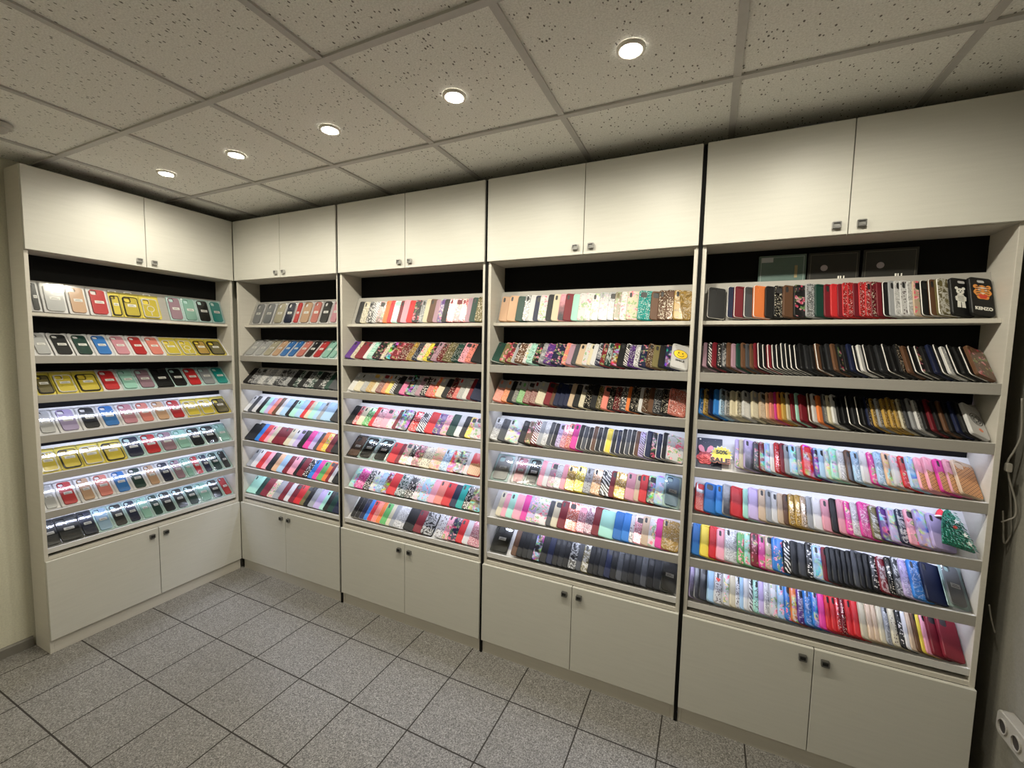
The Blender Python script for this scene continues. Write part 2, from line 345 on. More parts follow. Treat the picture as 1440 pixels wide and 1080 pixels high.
def cabinet(name_label, x0, y0, W, rz, xs, strip=False):
    t = empty('display_cabinet', (x0, y0, 0), rz)
    tag(t, name_label, 'cabinet', 'white phone accessory display cabinets')
    e = .016
    for a in (0, W - e):
        obj('side_panel', MB().box(a, a + e, D0, D1, 0, ZTOP).mesh('side_panel', (M_EDGE,), .0008), t)
    obj('top_panel', MB().box(e, W - e, D0, D1, ZTOP - e, ZTOP).mesh('top_panel', (plain('raw_board', (.06, .05, .04), .9),)), t)  # top coloured dark so the band under the ceiling stays in shade
    obj('divider_panel', MB().box(e, W - e, D0, D1, ZUD - .002, ZUD + .014).mesh('divider_panel', (M_EDGE,)), t)
    obj('counter_panel', MB().box(e, W - e, D0, D1, ZLT + .001, ZLT + .017).mesh('counter_panel', (M_EDGE,)), t)
    obj('back_panel', MB().box(e, W - e, D1 - .004, D1, ZLT + .017, ZUD - .002).mesh('back_panel', (M_BACK,)), t)
    obj('plinth', MB().box(e, W - e, .006, .02, 0, ZPL - .004).mesh('plinth', (M_EDGE,), .0008), t)
    if strip: obj('filler_strip', MB().box(W + .0004, W + 2 * G - .0004, -.002, .004, 0, ZTOP - .002).mesh('filler_strip', (M_BACK,)), t)
    md = xs
    for nm, z0, z1, hz, hm in (('upper_door', ZUD, ZTOP - .001, ZUD + .034, H_UP), ('lower_door', ZPL, ZLT, ZLT - .043, H_LO)):
        for a, b, hx in ((.001, md - .0015, md - .037), (md + .0015, W - .001, md + .037)):
            d = obj(nm, MB().box(a, b, -.012, .004, z0, z1).mesh(nm, (M_WHITE,), .0012), t)
            h = obj('handle', hm, d); h.location = (hx, -.012, hz); h.rotation_euler = (PI / 2, 0, 0)
    for r in range(7):
        b, u, n = frame(r); L_ = SLEN[r]; th = .007
        p = [b - n * .0005, b + u * L_ - n * .0005, b + u * L_ - n * th, b - n * th]
        s = obj('shelf', MB().prism([(q.y, q.z) for q in p], e + .0005, W - e - .0005, 0).mesh('shelf', (M_SHELF if r else M_LIP,)), t)  # top board takes the darker laminate in place of the overhang's shadow
        if r == 0:
            lip = MB().box(e, W - e, .044, D1 - .006, ZR[0] - .017, ZR[0] - .001)
        elif r < 6:
            lip = MB().prism([(D0, ZR[r] - .039), (D0 + .015, ZR[r] - .039), (D0 + .015, ZR[r] - .02), (D0 + .03, ZR[r] - .02), (D0 + .0225, ZR[r] - .0105), (D0 + .015, ZR[r] - .0), (D0, ZR[r])], e, W - e, 0)
        else:
            lip = MB().prism([(D0 + .004, ZR[r] - .026), (D0 + .03, ZR[r] - .026), (D0 + .0225, ZR[r] - .0105), (D0 + .015, ZR[r]), (D0 + .004, ZR[r])], e, W - e, 0)
        if r: lip.m[-(3 if r < 6 else 2)] = lip.m[-(2 if r < 6 else 1) - (0 if r < 6 else 0)] = 1  # lip top faces painted paler to imitate light caught on the edge
        obj('shelf_lip', lip.mesh('shelf_lip', (M_LIP, M_SHELF) if r else (M_EDGE,), .0008), s)
        if 2 <= r <= 5:
            y, z = D0 + .056, ZR[r] + .007
            obj('led_strip', MB().box(.03, W - .03, y, y + .010, z, z + .004).mesh('led_strip', (M_LED,)), s)
            ld = bpy.data.lights.new('led_light', 'AREA'); ld.shape = 'RECTANGLE'; ld.size = W - .06; ld.size_y = .008; ld.energy = 1.1; ld.color = (.73, .79, 1.0)
            ld.spread = math.radians(165)
            lo = bpy.data.objects.new('led_light', ld); COL.objects.link(lo); lo.parent = t
            lo.location = (W / 2, y + .004, z - .003); lo.rotation_euler = (math.radians(24), 0, 0)
    UNITS.append((t, W)); return t
G = .0075
XB = [.0, .9994, 2.0305, 3.0381, 4.0118]
cabinet('white display cabinet of boxed phone cases along the left wall, standing at right angles', 0, -1.0321, 1.0321 - .014, PI / 2, .504)
CAB = ['', 'narrow-looking white display cabinet in the room corner, meeting the left wall cabinet', 'white display cabinet second along the back wall, next to the corner one',
       'white display cabinet third along the back wall, with a smiley case', 'white display cabinet at the end of the back wall, nearest the hanging cables']
for i in range(4):
    a = XB[i] + (G if i else .0135); b = XB[i + 1] - G
    cabinet(CAB[i + 1], a, 0, b - a, 0, [.491, 1.5165, 2.5400, 3.531][i] - a, i < 3)

# ------------------------------------------------------------------ phone cases
def case_arrays(w, h, t, cam_kind):
    """shell with rounded corners, chamfered back edge, side walls and a camera opening; local x width, y height, z outward"""
    r = .0105; out = rrect(w, h, r, 3); n = len(out)
    def inset(d): return rrect(w - 2 * d, h - 2 * d, r - d * .6, 3, d, d)
    ch = min(.0022, t * .35)
    if cam_kind == 0: hole = rrect(.0115, .026, .0056, 3, .0075, h - .0345)
    elif cam_kind == 1: hole = rrect(.028, .028, .008, 3, .0075, h - .0365)
    else: hole = rrect(.026, .0115, .0055, 3, w / 2 - .013, h - .021)
    loops = [([*inset(.0016)], 0.0), (out, 0.0), (out, t - ch), (inset(ch * .8), t)]
    V = []; F = []; MI = []
    for pts, z in loops: V += [(x, y, z) for x, y in pts]
    for k in range(3):
        for i in range(n):
            j = (i + 1) % n; F.append((k * n + i, k * n + j, (k + 1) * n + j, (k + 1) * n + i)); MI.append(3 if k == 2 else 1)
    hb = len(V); V += [(x, y, t) for x, y in hole]; V += [(x, y, t - .002) for x, y in hole]
    m = len(hole); base = 3 * n
    for i in range(m):
        j = (i + 1) % m; F.append((hb + i, hb + j, hb + m + j, hb + m + i)); MI.append(1)
    F.append(tuple(hb + m + i for i in range(m))); MI.append(2)
    # bridge outer loop and opening: same vertex count, corner to corner
    for i in range(n):
        j = (i + 1) % n; F.append((base + i, base + j, hb + j, hb + i)); MI.append(0)
    V += [(x, y, t - .0035 if t > .005 else .001) for x, y in inset(.0016)]; q = len(V) - n
    for i in range(n):
        j = (i + 1) % n; F.append((q + i, q + j, j, i)); MI.append(1)
    F.append(tuple(q + i for i in range(n))[::-1]); MI.append(1)
    UV = [(x / w, y / h) for x, y, z in V]
    return V, F, MI, UV
CASE_CACHE = {}
def case_mesh(w, h, t, ck):
    key = (w, h, t, ck)
    if key not in CASE_CACHE:
        V, F, MI, UV = case_arrays(*key)
        me = bpy.data.meshes.new('phone_case'); me.from_pydata(V, [], F); me.polygons.foreach_set('material_index', MI)
        uv = me.uv_layers.new(name='UVMap')
        for lp in me.loops: uv.data[lp.index].uv = UV[lp.vertex_index]
        for _ in range(4): me.materials.append(None)
        CASE_CACHE[key] = me
    return CASE_CACHE[key]
M_HOLE = plain('camera_opening_shade', (.012, .012, .013), .5)
M_HOLEW = plain('camera_opening_light', (.55, .54, .55), .5)
M_RIMW = plain('pale_bumper_rim', (.62, .60, .57), .3)
def rim_of(code):
    return mat_case(code[0])
def edge_of(code):
    return M_RIMW if code.endswith('^') else mat_case(code[0])
ONES = 'zeroth first second third fourth fifth sixth seventh eighth ninth tenth eleventh twelfth thirteenth fourteenth fifteenth sixteenth seventeenth eighteenth nineteenth'.split()
def ordw(n):
    if n < 20: return ONES[n]
    t, o = divmod(n, 10); T = {2: 'twent', 3: 'thirt', 4: 'fort', 5: 'fift'}[t]
    return T + 'ieth' if o == 0 else T + 'y-' + ONES[o]
def where(i, n):
    if n == 1: return 'alone'
    if i == 0: return 'leftmost'
    if i == n - 1: return 'rightmost'
    if i < n / 2: return ordw(i + 1) + ' from left'
    return ordw(n - i) + ' from right'
SHN = ['top shelf', 'second shelf down', 'third shelf down', 'fourth shelf down', 'fifth shelf down', 'sixth shelf down', 'bottom shelf']
CABN = ['left-wall cabinet', 'corner cabinet', 'second back-wall cabinet', 'second-rightmost cabinet', 'rightmost cabinet']
def describe(code):
    c = CC[code[0]][1]; st = code.replace('^', '')[1:2]
    a = {'': 'plain {} phone case', '*': '{} glitter phone case', '+': '{} floral phone case', '%': '{} marbled phone case', ':': '{} spotted phone case', '/': '{} striped phone case',
         '#': '{} waffle-patterned phone case', '|': '{} to black phone case', '!': 'clear-topped {} phone case', '&': '{} picture-print phone case'}[st].format(c)
    return a + (' with pale rim' if code.endswith('^') else '')
# rows of loose cases: start pixel, end pixel (read off the photo) and "visible width + colour/style code" per case, left to right
ROWS = {
 (4, 0): (994, 1399, "28k^ 9n^ 14R^ 13S^ 17o^ 12k 13k* 15N 17k+ 13s* 13G 9R 10r 7R 7r* 8r* 8R 9r* 8r* 8R* 8R 9k^ 8s 8w% 10w: 8w% 10e+ 12k^ 10N^ 19O%^ 27k 37k"),
 (4, 1): (988, 1404, "6M 7k/ 7R 7k: 7S% 7N 7M 7G 7N 6S 6N 5R 7k^ 7k^ 7R^ 6K^ 7k^ 7K^ 6k^ 7k^ 7k^ 8k 8K 8k 8N^ 8k 8K 8N 8k+ 8k 8n 7k^ 8w^ 9k^ 10k 10K 10k^ 9k 10k* 10N 9k^ 10k+^ 10k 10n 10k^ 10w%^ 10k^ 9k 9k^ 28N+"),
 (4, 2): (983, 1397, "6b* 7Y* 7n 8b 8l* 7s* 8c 9c* 13w! 11c! 10e! 5h 7a 4P 6o 7Y 6c 7R 5m 12R 6N^ 7w 8o 7S! 6c 7w 7k 7k 7k^ 7K 7k^ 7k 8n* 7Y* 8s* 9Y* 8Y* 7Y* 7c* 7S 8s 9w* 9k 9R 9k 8N 9k 9n 9k 37w"),
 (4, 3): (1033, 1376, "6v+ 6c 14v| 8S+ 8R& 8l& 6w 8r* 6R 7s 11l& 7s+ 16r& 8u& 8l 8w& 11m& 11w% 10N| 11l% 12w 10P+ 12l% 10h& 13w+ 10r+ 13l& 12p# 16p# 15P# 12p# 24e#"),
 (4, 4): (977, 1325, "12r! 16b 9b 11s| 17r 7m 14v 10e 8s 8w 8e 7N 9Y* 8Y* 8e* 8s 12w 12p 10k 10p 9P+ 10w% 15P% 12O% 13u& 12v& 12n% 13p+ 18v& 18v"),
 (4, 5): (972, 1325, "11b 12y 10r 11p 17w% 10g+ 8m+ 11R+ 9P+ 9e+ 15b+ 10k/ 10K 11S 9k: 13l& 6R 6K 8K 7k 7K 7k 8S 8k 8k 10k: 12R% 9k* 10S% 12v% 17b% 27n"),
 (4, 6): (967, 1361, "7v| 7s| 12S| 10l 12w: 11w+ 9c 6w: 6l 7w 7w/ 8m: 8v 8w% 12w+ 10l+ 9b+ 10o& 10u% 12b% 10b& 10P 8r 8r 7r* 8R* 9r 11r 11c 9e 8e 9c 9s% 11c: 9k: 7w 8e 8N 6y 8p 17R 22R"),
 (3, 0): (703, 971, "11h 12h 10G 8k: 7w 7n 11w+ 8k 9c 8p| 11R 9m 9w+ 9w+ 11w+ 13s+ 9s% 9O+ 9w+ 16c+ 18t* 11N 11N* 11N* 22Y%"),
 (3, 1): (694, 967, "12G^ 8O+ 9R+ 5s^ 12N: 5w+ 9m% 9k+ 7s% 11u+ 16n+ 6a+ 8M 7S 9e 7w+ 5c 7w 7n% 7R+ 9G% 9R& 9k 7k/ 9u* 7w: 11n+ 9N* 9O 9k 9n& 22w"),
 (3, 2): (697, 964, "12a! 8o! 7k 7S! 9g! 9R! 9R! 12c! 9R 5N 7n 7n 7n 7e 9k 7c! 9k* 9k 7O* 9a 9k* 9R* 9S: 5o 13k* 5w 9N* 7N 11S* 11k* 25a*"),
 (3, 3): (693, 961, "11w% 11S 20w& 9k 9N+ 9R/ 7s^ 7w% 7S^ 7k^ 7v% 8p* 7a* 9P 7k^ 7S^ 7k^ 7N^ 7k^ 7K^ 9y^ 7k^ 7n^ 7k^ 7S^ 7k^ 7N^ 9v/ 9n^ 8k+ 8n^ 8k^ 17w+"),
 (3, 4): (758, 931, "7p 7w 9M+ 9w% 7p 13Y* 13y* 11s: 13h* 13k/ 7R 16Y* 13p 7e 11r 11k& 11l&"),
 (3, 5): (700, 954, "7c^ 7p^ 9m^ 11p^ 9P^ 11v+ 17w+ 7S 9c 11R 16a* 11p* 11M* 10R 20m 12b 11b 6w: 11p* 10e 10w+ 9P 23Y%"),
 (3, 6): (722, 928, "7N 7k 7k 7K 10k& 9k 8n 7k 7K 7k 11k% 7S 9O% 7k 7k 8K 8n 8k 8S 8K 8k 9K 8S 9k 9K"),
 (2, 0): (501, 679, "7k 8c% 8k: 6w/ 9N+ 6o 6r 8m% 5R 8p 8r 9k+ 6s% 6c 8N 6M 6u+ 7k 9R* 9R+ 8R* 6M 8G 10O*"),
 (2, 1): (490, 678, "8u 6c% 7R 5R 5w 8m% 12k+ 6c% 8k& 11R+ 12R* 8Y* 8n* 8c+ 6y: 6k+ 8M: 9R* 12O* 11G* 9p: 9a: 8k"),
 (2, 2): (495, 677, "8w! 9c! 8s! 8Y! 6c! 8R! 6o! 6y! 6w/ 8k 8P! 9k& 6s% 7M 8k: 8r! 6o+ 9c! 8k 8R* 6r! 8s! 6w! 6R 8n"),
 (2, 3): (489, 677, "9k 6r% 8c 9g* 6r 11p% 9p 8w+ 6R 18S& 11r* 12n/ 12r 11u+ 9p+ 11G 8w 8k 8y+ 9w+"),
 (2, 4): (548, 677, "11r 6R 9e+ 8k* 12R+ 14c: 14h+ 11l% 9r& 14k& 6w 17r#"),
 (2, 5): (495, 676, "8m& 12P* 9k: 9w& 8l% 8R& 12r 14G% 11k: 8w+ 14l+ 9p 11a 12r 9n 9t 9k: 15O&"),
 (2, 6): (498, 675, "6k^ 6k^ 6n^ 5b^ 6r^ 6a^ 6o^ 8g^ 5c^ 6s 14w% 14k 11R 19k% 11w: 8p+ 11n+ 9r 8w^ 14p*"),
 (1, 2): (347, 474, "7k 7S% 7s% 8w% 7s% 7w% 7S% 8S% 7s% 8k 7G% 8k 7S% 8G% 8k 8k% 7G 7S"),
 (1, 3): (347, 476, "6w 6S 6w 6k 6m 6v 6a 6N 6w 8l 6k 8m 8l 6r 6c 7m 6l 6s 8l 7l 7k"),
 (1, 4): (345, 477, "8k 8k 7b 8r 6p 7c 9R 10R 8c 7w 8v 9k 9P 8v 6S 7o 8y+ 9R 8k"),
 (1, 5): (352, 478, "7s 8w 8r 7p 9k 8h 9l 8R 9p 6k 9R 8k: 7b 7P 8g 6o 5R 6w 6k"),
 (1, 6): (348, 479, "7m 7m 7G 10R 8c+ 9s 8R 7w 8R 9r 6O 7k 8s 9v 6m 7k 8G 5n"),
}
LIFT = .5
def row_world_x(u, unit, r):
    b, uu, nn = frame(r)
    q = b + uu * .07 + nn * .03
    p = unproj(u, 540, 1, q.y)
    # sight line at the height of the shelf row: solve for the photo row v iteratively
    lo, hi = 300.0, 1000.0
    for _ in range(30):
        mid = (lo + hi) / 2
        if unproj(u, mid, 1, q.y).z > q.z: lo = mid
        else: hi = mid
    return unproj(u, lo, 1, q.y).x
indiv = []; rest = []; THR = {}
for (un, r), (u0, u1, s) in ROWS.items():
    t, W = UNITS[un]; ox = t.location.x
    items = [re.match(r'(\d+)(\S+)', q).groups() for q in s.split()]
    tot = sum(float(w) for w, c in items); acc = 0; X = []
    for w, c in items:
        X.append(row_world_x(u0 + (u1 - u0) * acc / tot, un, r) - ox); acc += float(w)
    X.append(row_world_x(u1, un, r) - ox)
    cw = .0745
    pit = [X[i + 1] - X[i] for i in range(len(X) - 1)]
    med = sorted(pit)[len(pit) // 2]
    th = math.asin(min(.62, .0098 / med)) * (.8 if r == 0 else 1.0)
    th = max(th, .20)
    THR[(un, r)] = th
    # keep the last case clear of the side panel
    over = X[-2] + cw * math.cos(th) + .0105 * math.sin(th) - (W - .0185)
    if over > 0:
        sc = (X[-2] - over - X[0]) / (X[-2] - X[0]); X = [X[0] + (x - X[0]) * sc for x in X]
    if X[0] < .0185:
        d = .0185 - X[0]; X = [x + d * max(0, 1 - i / (len(X) - 2)) for i, x in enumerate(X)]
    n = len(items)
    for i, (w, c) in enumerate(items):
        p = X[i + 1] - X[i]
        prev = min(p if i < n - 1 else 9, 9)
        tk = min(.0105, prev * math.sin(th) * .86)
        tq = max([q for q in (.0035, .0045, .0055, .0065, .0075, .0085, .0095, .0105) if q <= tk + 1e-9] or [.003])
        rnd = random.Random(un * 1000 + r * 100 + i)
        h = rnd.choice((.138, .142, .147)) if r else rnd.choice((.143, .147))
        ck = 0 if rnd.random() < .75 else 1
        if (un, r) == (4, 0) and i >= n - 2: ck = 2
        e = dict(hole=rnd.random() < .42, un=un, r=r, i=i, n=n, x=X[i], th=th, t=tq, h=h, ck=ck, w=cw, code=c, px=float(w) * (1.15 if un == 4 else 1.0))
        (indiv if un == 4 else rest).append(e)
room = 300 - len(indiv)
for e in sorted((e for e in rest if e['un'] == 3), key=lambda e: -e['px'])[:max(0, room)]:
    rest.remove(e); indiv.append(e)
def case_matrix(e):
    t, W = UNITS[e['un']]; b, u, n = frame(e['r']); ex = Vector((1, 0, 0)); th = e['th']
    d = ex * math.cos(th) - n * math.sin(th); nn = n * math.cos(th) + ex * math.sin(th)
    o = Vector((e['x'], b.y, b.z)) + n * (.0755 * math.sin(th) + .0012) + u * (.0005 if e['r'] == 0 else .0095)
    m = Matrix(((d.x, u.x, nn.x, o.x), (d.y, u.y, nn.y, o.y), (d.z, u.z, nn.z, o.z), (0, 0, 0, 1)))
    if e['r'] == 0:   # lowest corner just clears the shelf board
        zmin = min((m @ Vector((x, 0, z))).z for x in (0, e['w']) for z in (0, e['t'])); m.translation.z += ZR[0] + .0006 - zmin
    T = Matrix.Translation(t.location) @ Matrix.Rotation(t.rotation_euler.z, 4, 'Z')
    return T @ m
SPECIAL = {}
for e in indiv:
    me = case_mesh(e['w'], e['h'], e['t'], e['ck'])
    o = bpy.data.objects.new('phone_case', me); COL.objects.link(o); o.matrix_world = case_matrix(e)
    code = e['code']
    light = sum(CC[code[0]][0]) > 1.2
    for s, m_ in enumerate((mat_case(code.replace('^', '')), rim_of(code), M_HOLE if e['hole'] else rim_of(code), edge_of(code))):
        o.material_slots[s].link = 'OBJECT'; o.material_slots[s].material = m_
    tag(o, '%s, %s, %s, %s' % (describe(code), where(e['i'], e['n']), SHN[e['r']], CABN[e['un']]), 'phone case', 'phone cases on the %s of the %s' % (SHN[e['r']], CABN[e['un']]))
    SPECIAL[(e['un'], e['r'], e['i'] - e['n'])] = (o, e)
# the remaining cases of the three farther cabinets: one object
V = []; F = []; MI = []; UVS = []; mats = []; mid = {}
def mindex(m):
    if m.name not in mid: mid[m.name] = len(mats); mats.append(m)
    return mid[m.name]
for e in rest:
    v, f, mi, uv = case_arrays(e['w'], e['h'], e['t'], e['ck']); M = case_matrix(e); o = len(V)
    V += [tuple(M @ Vector(q)) for q in v]; F += [tuple(a + o for a in q) for q in f]; UVS += uv
    ms = [mindex(mat_case(e['code'].replace('^', ''))), mindex(rim_of(e['code'])), mindex(M_HOLE if e['hole'] else rim_of(e['code'])), mindex(edge_of(e['code']))]
    MI += [ms[q] for q in mi]
me = bpy.data.meshes.new('assorted_phone_cases'); me.from_pydata(V, [], F)
for m_ in mats: me.materials.append(m_)
me.polygons.foreach_set('material_index', MI)
uvl = me.uv_layers.new(name='UVMap')
li = [0] * len(me.loops); me.loops.foreach_get('vertex_index', li)
uvl.data.foreach_set('uv', [c for i in li for c in UVS[i]])
tag(obj('assorted_phone_cases', me), 'many small assorted phone cases packed in rows on the three middle cabinets', 'phone cases', None, 'stuff')

# ------------------------------------------------------------------ packaged cases
STICK = plain('price_sticker_paper', (.82, .80, .76), .6)
INK = plain('sticker_ink', (.16, .15, .15), .6)
CARD = {'A': plain('white_card', (.74, .72, .73), .5), 'Y': plain('yellow_card', (.78, .62, .06), .45), 'M': plain('pale_mint_card', (.50, .70, .68), .4), 'S': plain('black_card', (.012, .013, .014), .3)}
CARDN = {'A': 'white', 'Y': 'yellow', 'M': 'pale-mint', 'S': 'black'}
PK = {}
def pack_parts(w, h, kind):
    key = (round(w, 3), h, kind)
    if key in PK: return PK[key]
    d = {}
    d['backing_card'] = MB().prism(rrect(w, h, .004, 2), 0, .0025).mesh('backing_card', (), .0004)
    mg = (.0125 if kind == 'A' else .009) if kind != 'S' else .004
    cw, ch = w - 2 * mg, h - (.03 if kind == 'Y' else .016); oy = .008
    r = min(.013, cw * .2); mb = MB(); out = rrect(cw, ch, r, 3, mg, oy)
    cs = cw * .40; hole = rrect(cs, cs, cs * .3, 3, mg + cw * .07, oy + ch - cs - cw * .07); n = len(out)
    z0, z1 = .0027, .0105
    V_ = [(x, y, z0) for x, y in out] + [(x, y, z1) for x, y in out] + [(x, y, z1) for x, y in hole] + [(x, y, z0) for x, y in hole]
    F_ = [(i, (i + 1) % n, n + (i + 1) % n, n + i) for i in range(n)] + [(n + i, n + (i + 1) % n, 2 * n + (i + 1) % n, 2 * n + i) for i in range(n)] + [(2 * n + i, 2 * n + (i + 1) % n, 3 * n + (i + 1) % n, 3 * n + i) for i in range(n)]
    mb.add(V_, F_); d['phone_case'] = mb.mesh('phone_case')
    if kind == 'Y':
        m2 = MB(); ring(m2, rrect(cw + .003, ch + .003, r, 3, mg - .0015, oy - .0015), rrect(cw - .006, ch - .006, r * .8, 3, mg + .003, oy + .003), .0028, .0118)
        ring(m2, rrect(cs + .006, cs + .006, cs * .3, 3, mg + cw * .07 - .003, oy + ch - cs - cw * .07 - .003), hole, .0105, .0122)
        d['bumper_frame'] = m2.mesh('bumper_frame')
        m3 = MB(); ring(m3, rrect(.04, .016, .005, 2, w / 2 - .02, h - .001), rrect(.026, .006, .0028, 2, w / 2 - .013, h + .005), .0005, .0018); d['hang_tab'] = m3.mesh('hang_tab')
    sw, sh = min(.042, cw * .62), .0165
    sx, sy = w * .5 - sw / 2 + .002, h * .44
    m4 = MB().box(sx, sx + sw, sy, sy + sh, z1 + .0003, z1 + .0008); d['price_sticker'] = m4.mesh('price_sticker')
    m5 = MB()
    for q, (a, b_) in enumerate(((.12, .86), (.2, .7))): m5.box(sx + sw * a, sx + sw * b_, sy + .0045 + .005 * q, sy + .0065 + .005 * q, z1 + .0008, z1 + .0010)
    d['printed_lines'] = m5.mesh('printed_lines')
    m6 = MB(); zt = .0145; o2 = rrect(w, h, .004, 2); i2 = rrect(w - .004, h - .004, .003, 2, .002, .002); n2 = len(o2)
    m6.add([(x, y, .0027) for x, y in o2] + [(x, y, zt - .001) for x, y in o2] + [(x, y, zt) for x, y in i2],
           [(i, (i + 1) % n2, n2 + (i + 1) % n2, n2 + i) for i in range(n2)] + [(n2 + i, n2 + (i + 1) % n2, 2 * n2 + (i + 1) % n2, 2 * n2 + i) for i in range(n2)] + [tuple(range(2 * n2, 3 * n2))])
    d['clear_cover'] = m6.mesh('clear_cover', (M_CLEAR,))
    if kind == 'Y':
        m7 = MB(); c0 = (w / 2, h * .42); ring(m7, circle(*c0, .02, n=20), circle(*c0, .0165, n=20), .0109, .0113); m7.box(c0[0] - .002, c0[0] + .002, c0[1] - .045, c0[1] - .021, .0109, .0113)
        d['ring_print'] = m7.mesh('ring_print')
    PK[key] = d; return d
def setmat(o, m_):
    if len(o.data.materials) == 0: o.data.materials.append(None)
    o.material_slots[0].link = 'OBJECT'; o.material_slots[0].material = m_
def pack(un, r, x, w, kind, col, label, group, h=.160, frame_col='k', ringp=False, th=0):
    t, W = UNITS[un]; b, u, n = frame(r)
    ex = Vector((1, 0, 0)); d = ex * math.cos(th) - n * math.sin(th); nn = n * math.cos(th) + ex * math.sin(th)
    M = Matrix(((d.x, u.x, nn.x, x), (d.y, u.y, nn.y, 0), (d.z, u.z, nn.z, 0), (0, 0, 0, 1)))
    M.translation = Vector((x, b.y, b.z)) + n * (.0012 + max(.0755, w) * math.sin(th)) + u * (.0008 if r == 0 else .0095)
    if r == 0: M.translation.z += .0025
    root = bpy.data.objects.new('packaged_phone_case', None); COL.objects.link(root); root.empty_display_size = .02
    root.matrix_world = Matrix.Translation(t.location) @ Matrix.Rotation(t.rotation_euler.z, 4, 'Z') @ M
    tag(root, label, 'boxed phone case', group)
    d = pack_parts(w, h, kind)
    def part(nm, parent, m_=None):
        o = bpy.data.objects.new(nm, d[nm]); COL.objects.link(o); o.parent = parent
        if m_: setmat(o, m_)
        return o
    part('backing_card', root, CARD[kind])
    cs = part('phone_case', root, mat_case(col))
    if kind == 'Y':
        part('bumper_frame', cs, mat_case(frame_col) if frame_col != '-' else M_RIMW); part('hang_tab', root, CARD['A'])
        if ringp: part('ring_print', cs, CARD['A'])
    if not ringp:
        st = part('price_sticker', root, STICK); part('printed_lines', st, INK)
    part('clear_cover', root)
    return root
# rows of packaged cases: kind of card + colour of the case, left to right (widths in photo pixels)
PROWS = {
 (0, 0): (40, 333, "20Ak 38Aw 31Ah 31Ar 18Yk 27Yk 40Yo 21MM 20Mm 19Mk 17Mt"),
 (0, 1): (44, 333, "31Aw 32Ak 30AG 28Ab 27Ap 25Ar 24Aa 24Yy 22Yy 20YK 25YO"),
 (0, 2): (48, 334, "30YO 34Yy 35Yk 30Ar 25Mm 25MM 25Sk 22Mk 21Mr 20Ms 18Mt"),
 (0, 3): (50, 335, "32Aw 34Av 30Ak 28Ab 27Ap 23Aa 22Ah 22Ar 22Yy 20Yy 20YO"),
 (0, 4): (53, 335, "32Yy 33Yk 32Yy 33Yk 27Mn 25Mr 23MM 20Mm 20Mk 20Mk 16Mm"),
 (0, 5): (57, 338, "27Aw 30Ar 25Ah 27Aa 25Ab 23AG 20Ah 20An 16MM 13Mm 13Mr 13Mn 14MG 12Mk"),
 (0, 6): (61, 340, "23Sk 35Sk 22Sn 25Ml 22Mk 20Mn 17Mm 16MG 19Mk 18Mk 17MG 18Mm 16Mk 13Mr"),
 (1, 0): (353, 474, "15As 15As 14Ac 14An 9Ar 15Ah 13Aa 15Ak 12Ap"),
 (1, 1): (345, 474, "14Aw 13Aw 13Ac 12Ah 12Ab 12Ab 13Aa 13Ak 13Ar 12Mm 10Mm"),
 (2, 4): (488, 547, "15SN 20Mk 20Mk"), (3, 4): (691, 757, "28Mw 19Ap 19Mk"), (3, 6): (692, 720, "28Sk"), (3, 99): (929, 956, "27Sk"), (3, 98): (932, 957, "25Ml"), (4, 5): (1326, 1372, "46Ms"),
}
PKCOL = {}
def row_pos(u, un, r):
    if un: return row_world_x(u, un, r) - UNITS[un][0].location.x
    b, uu, nn = frame(r); q = b + uu * .07 + nn * .01
    lo, hi = 200.0, 1000.0
    for _ in range(30):
        mid_ = (lo + hi) / 2
        if unproj(u, mid_, 0, -q.y).z > q.z: lo = mid_
        else: hi = mid_
    return unproj(u, lo, 0, -q.y).y - UNITS[0][0].location.y
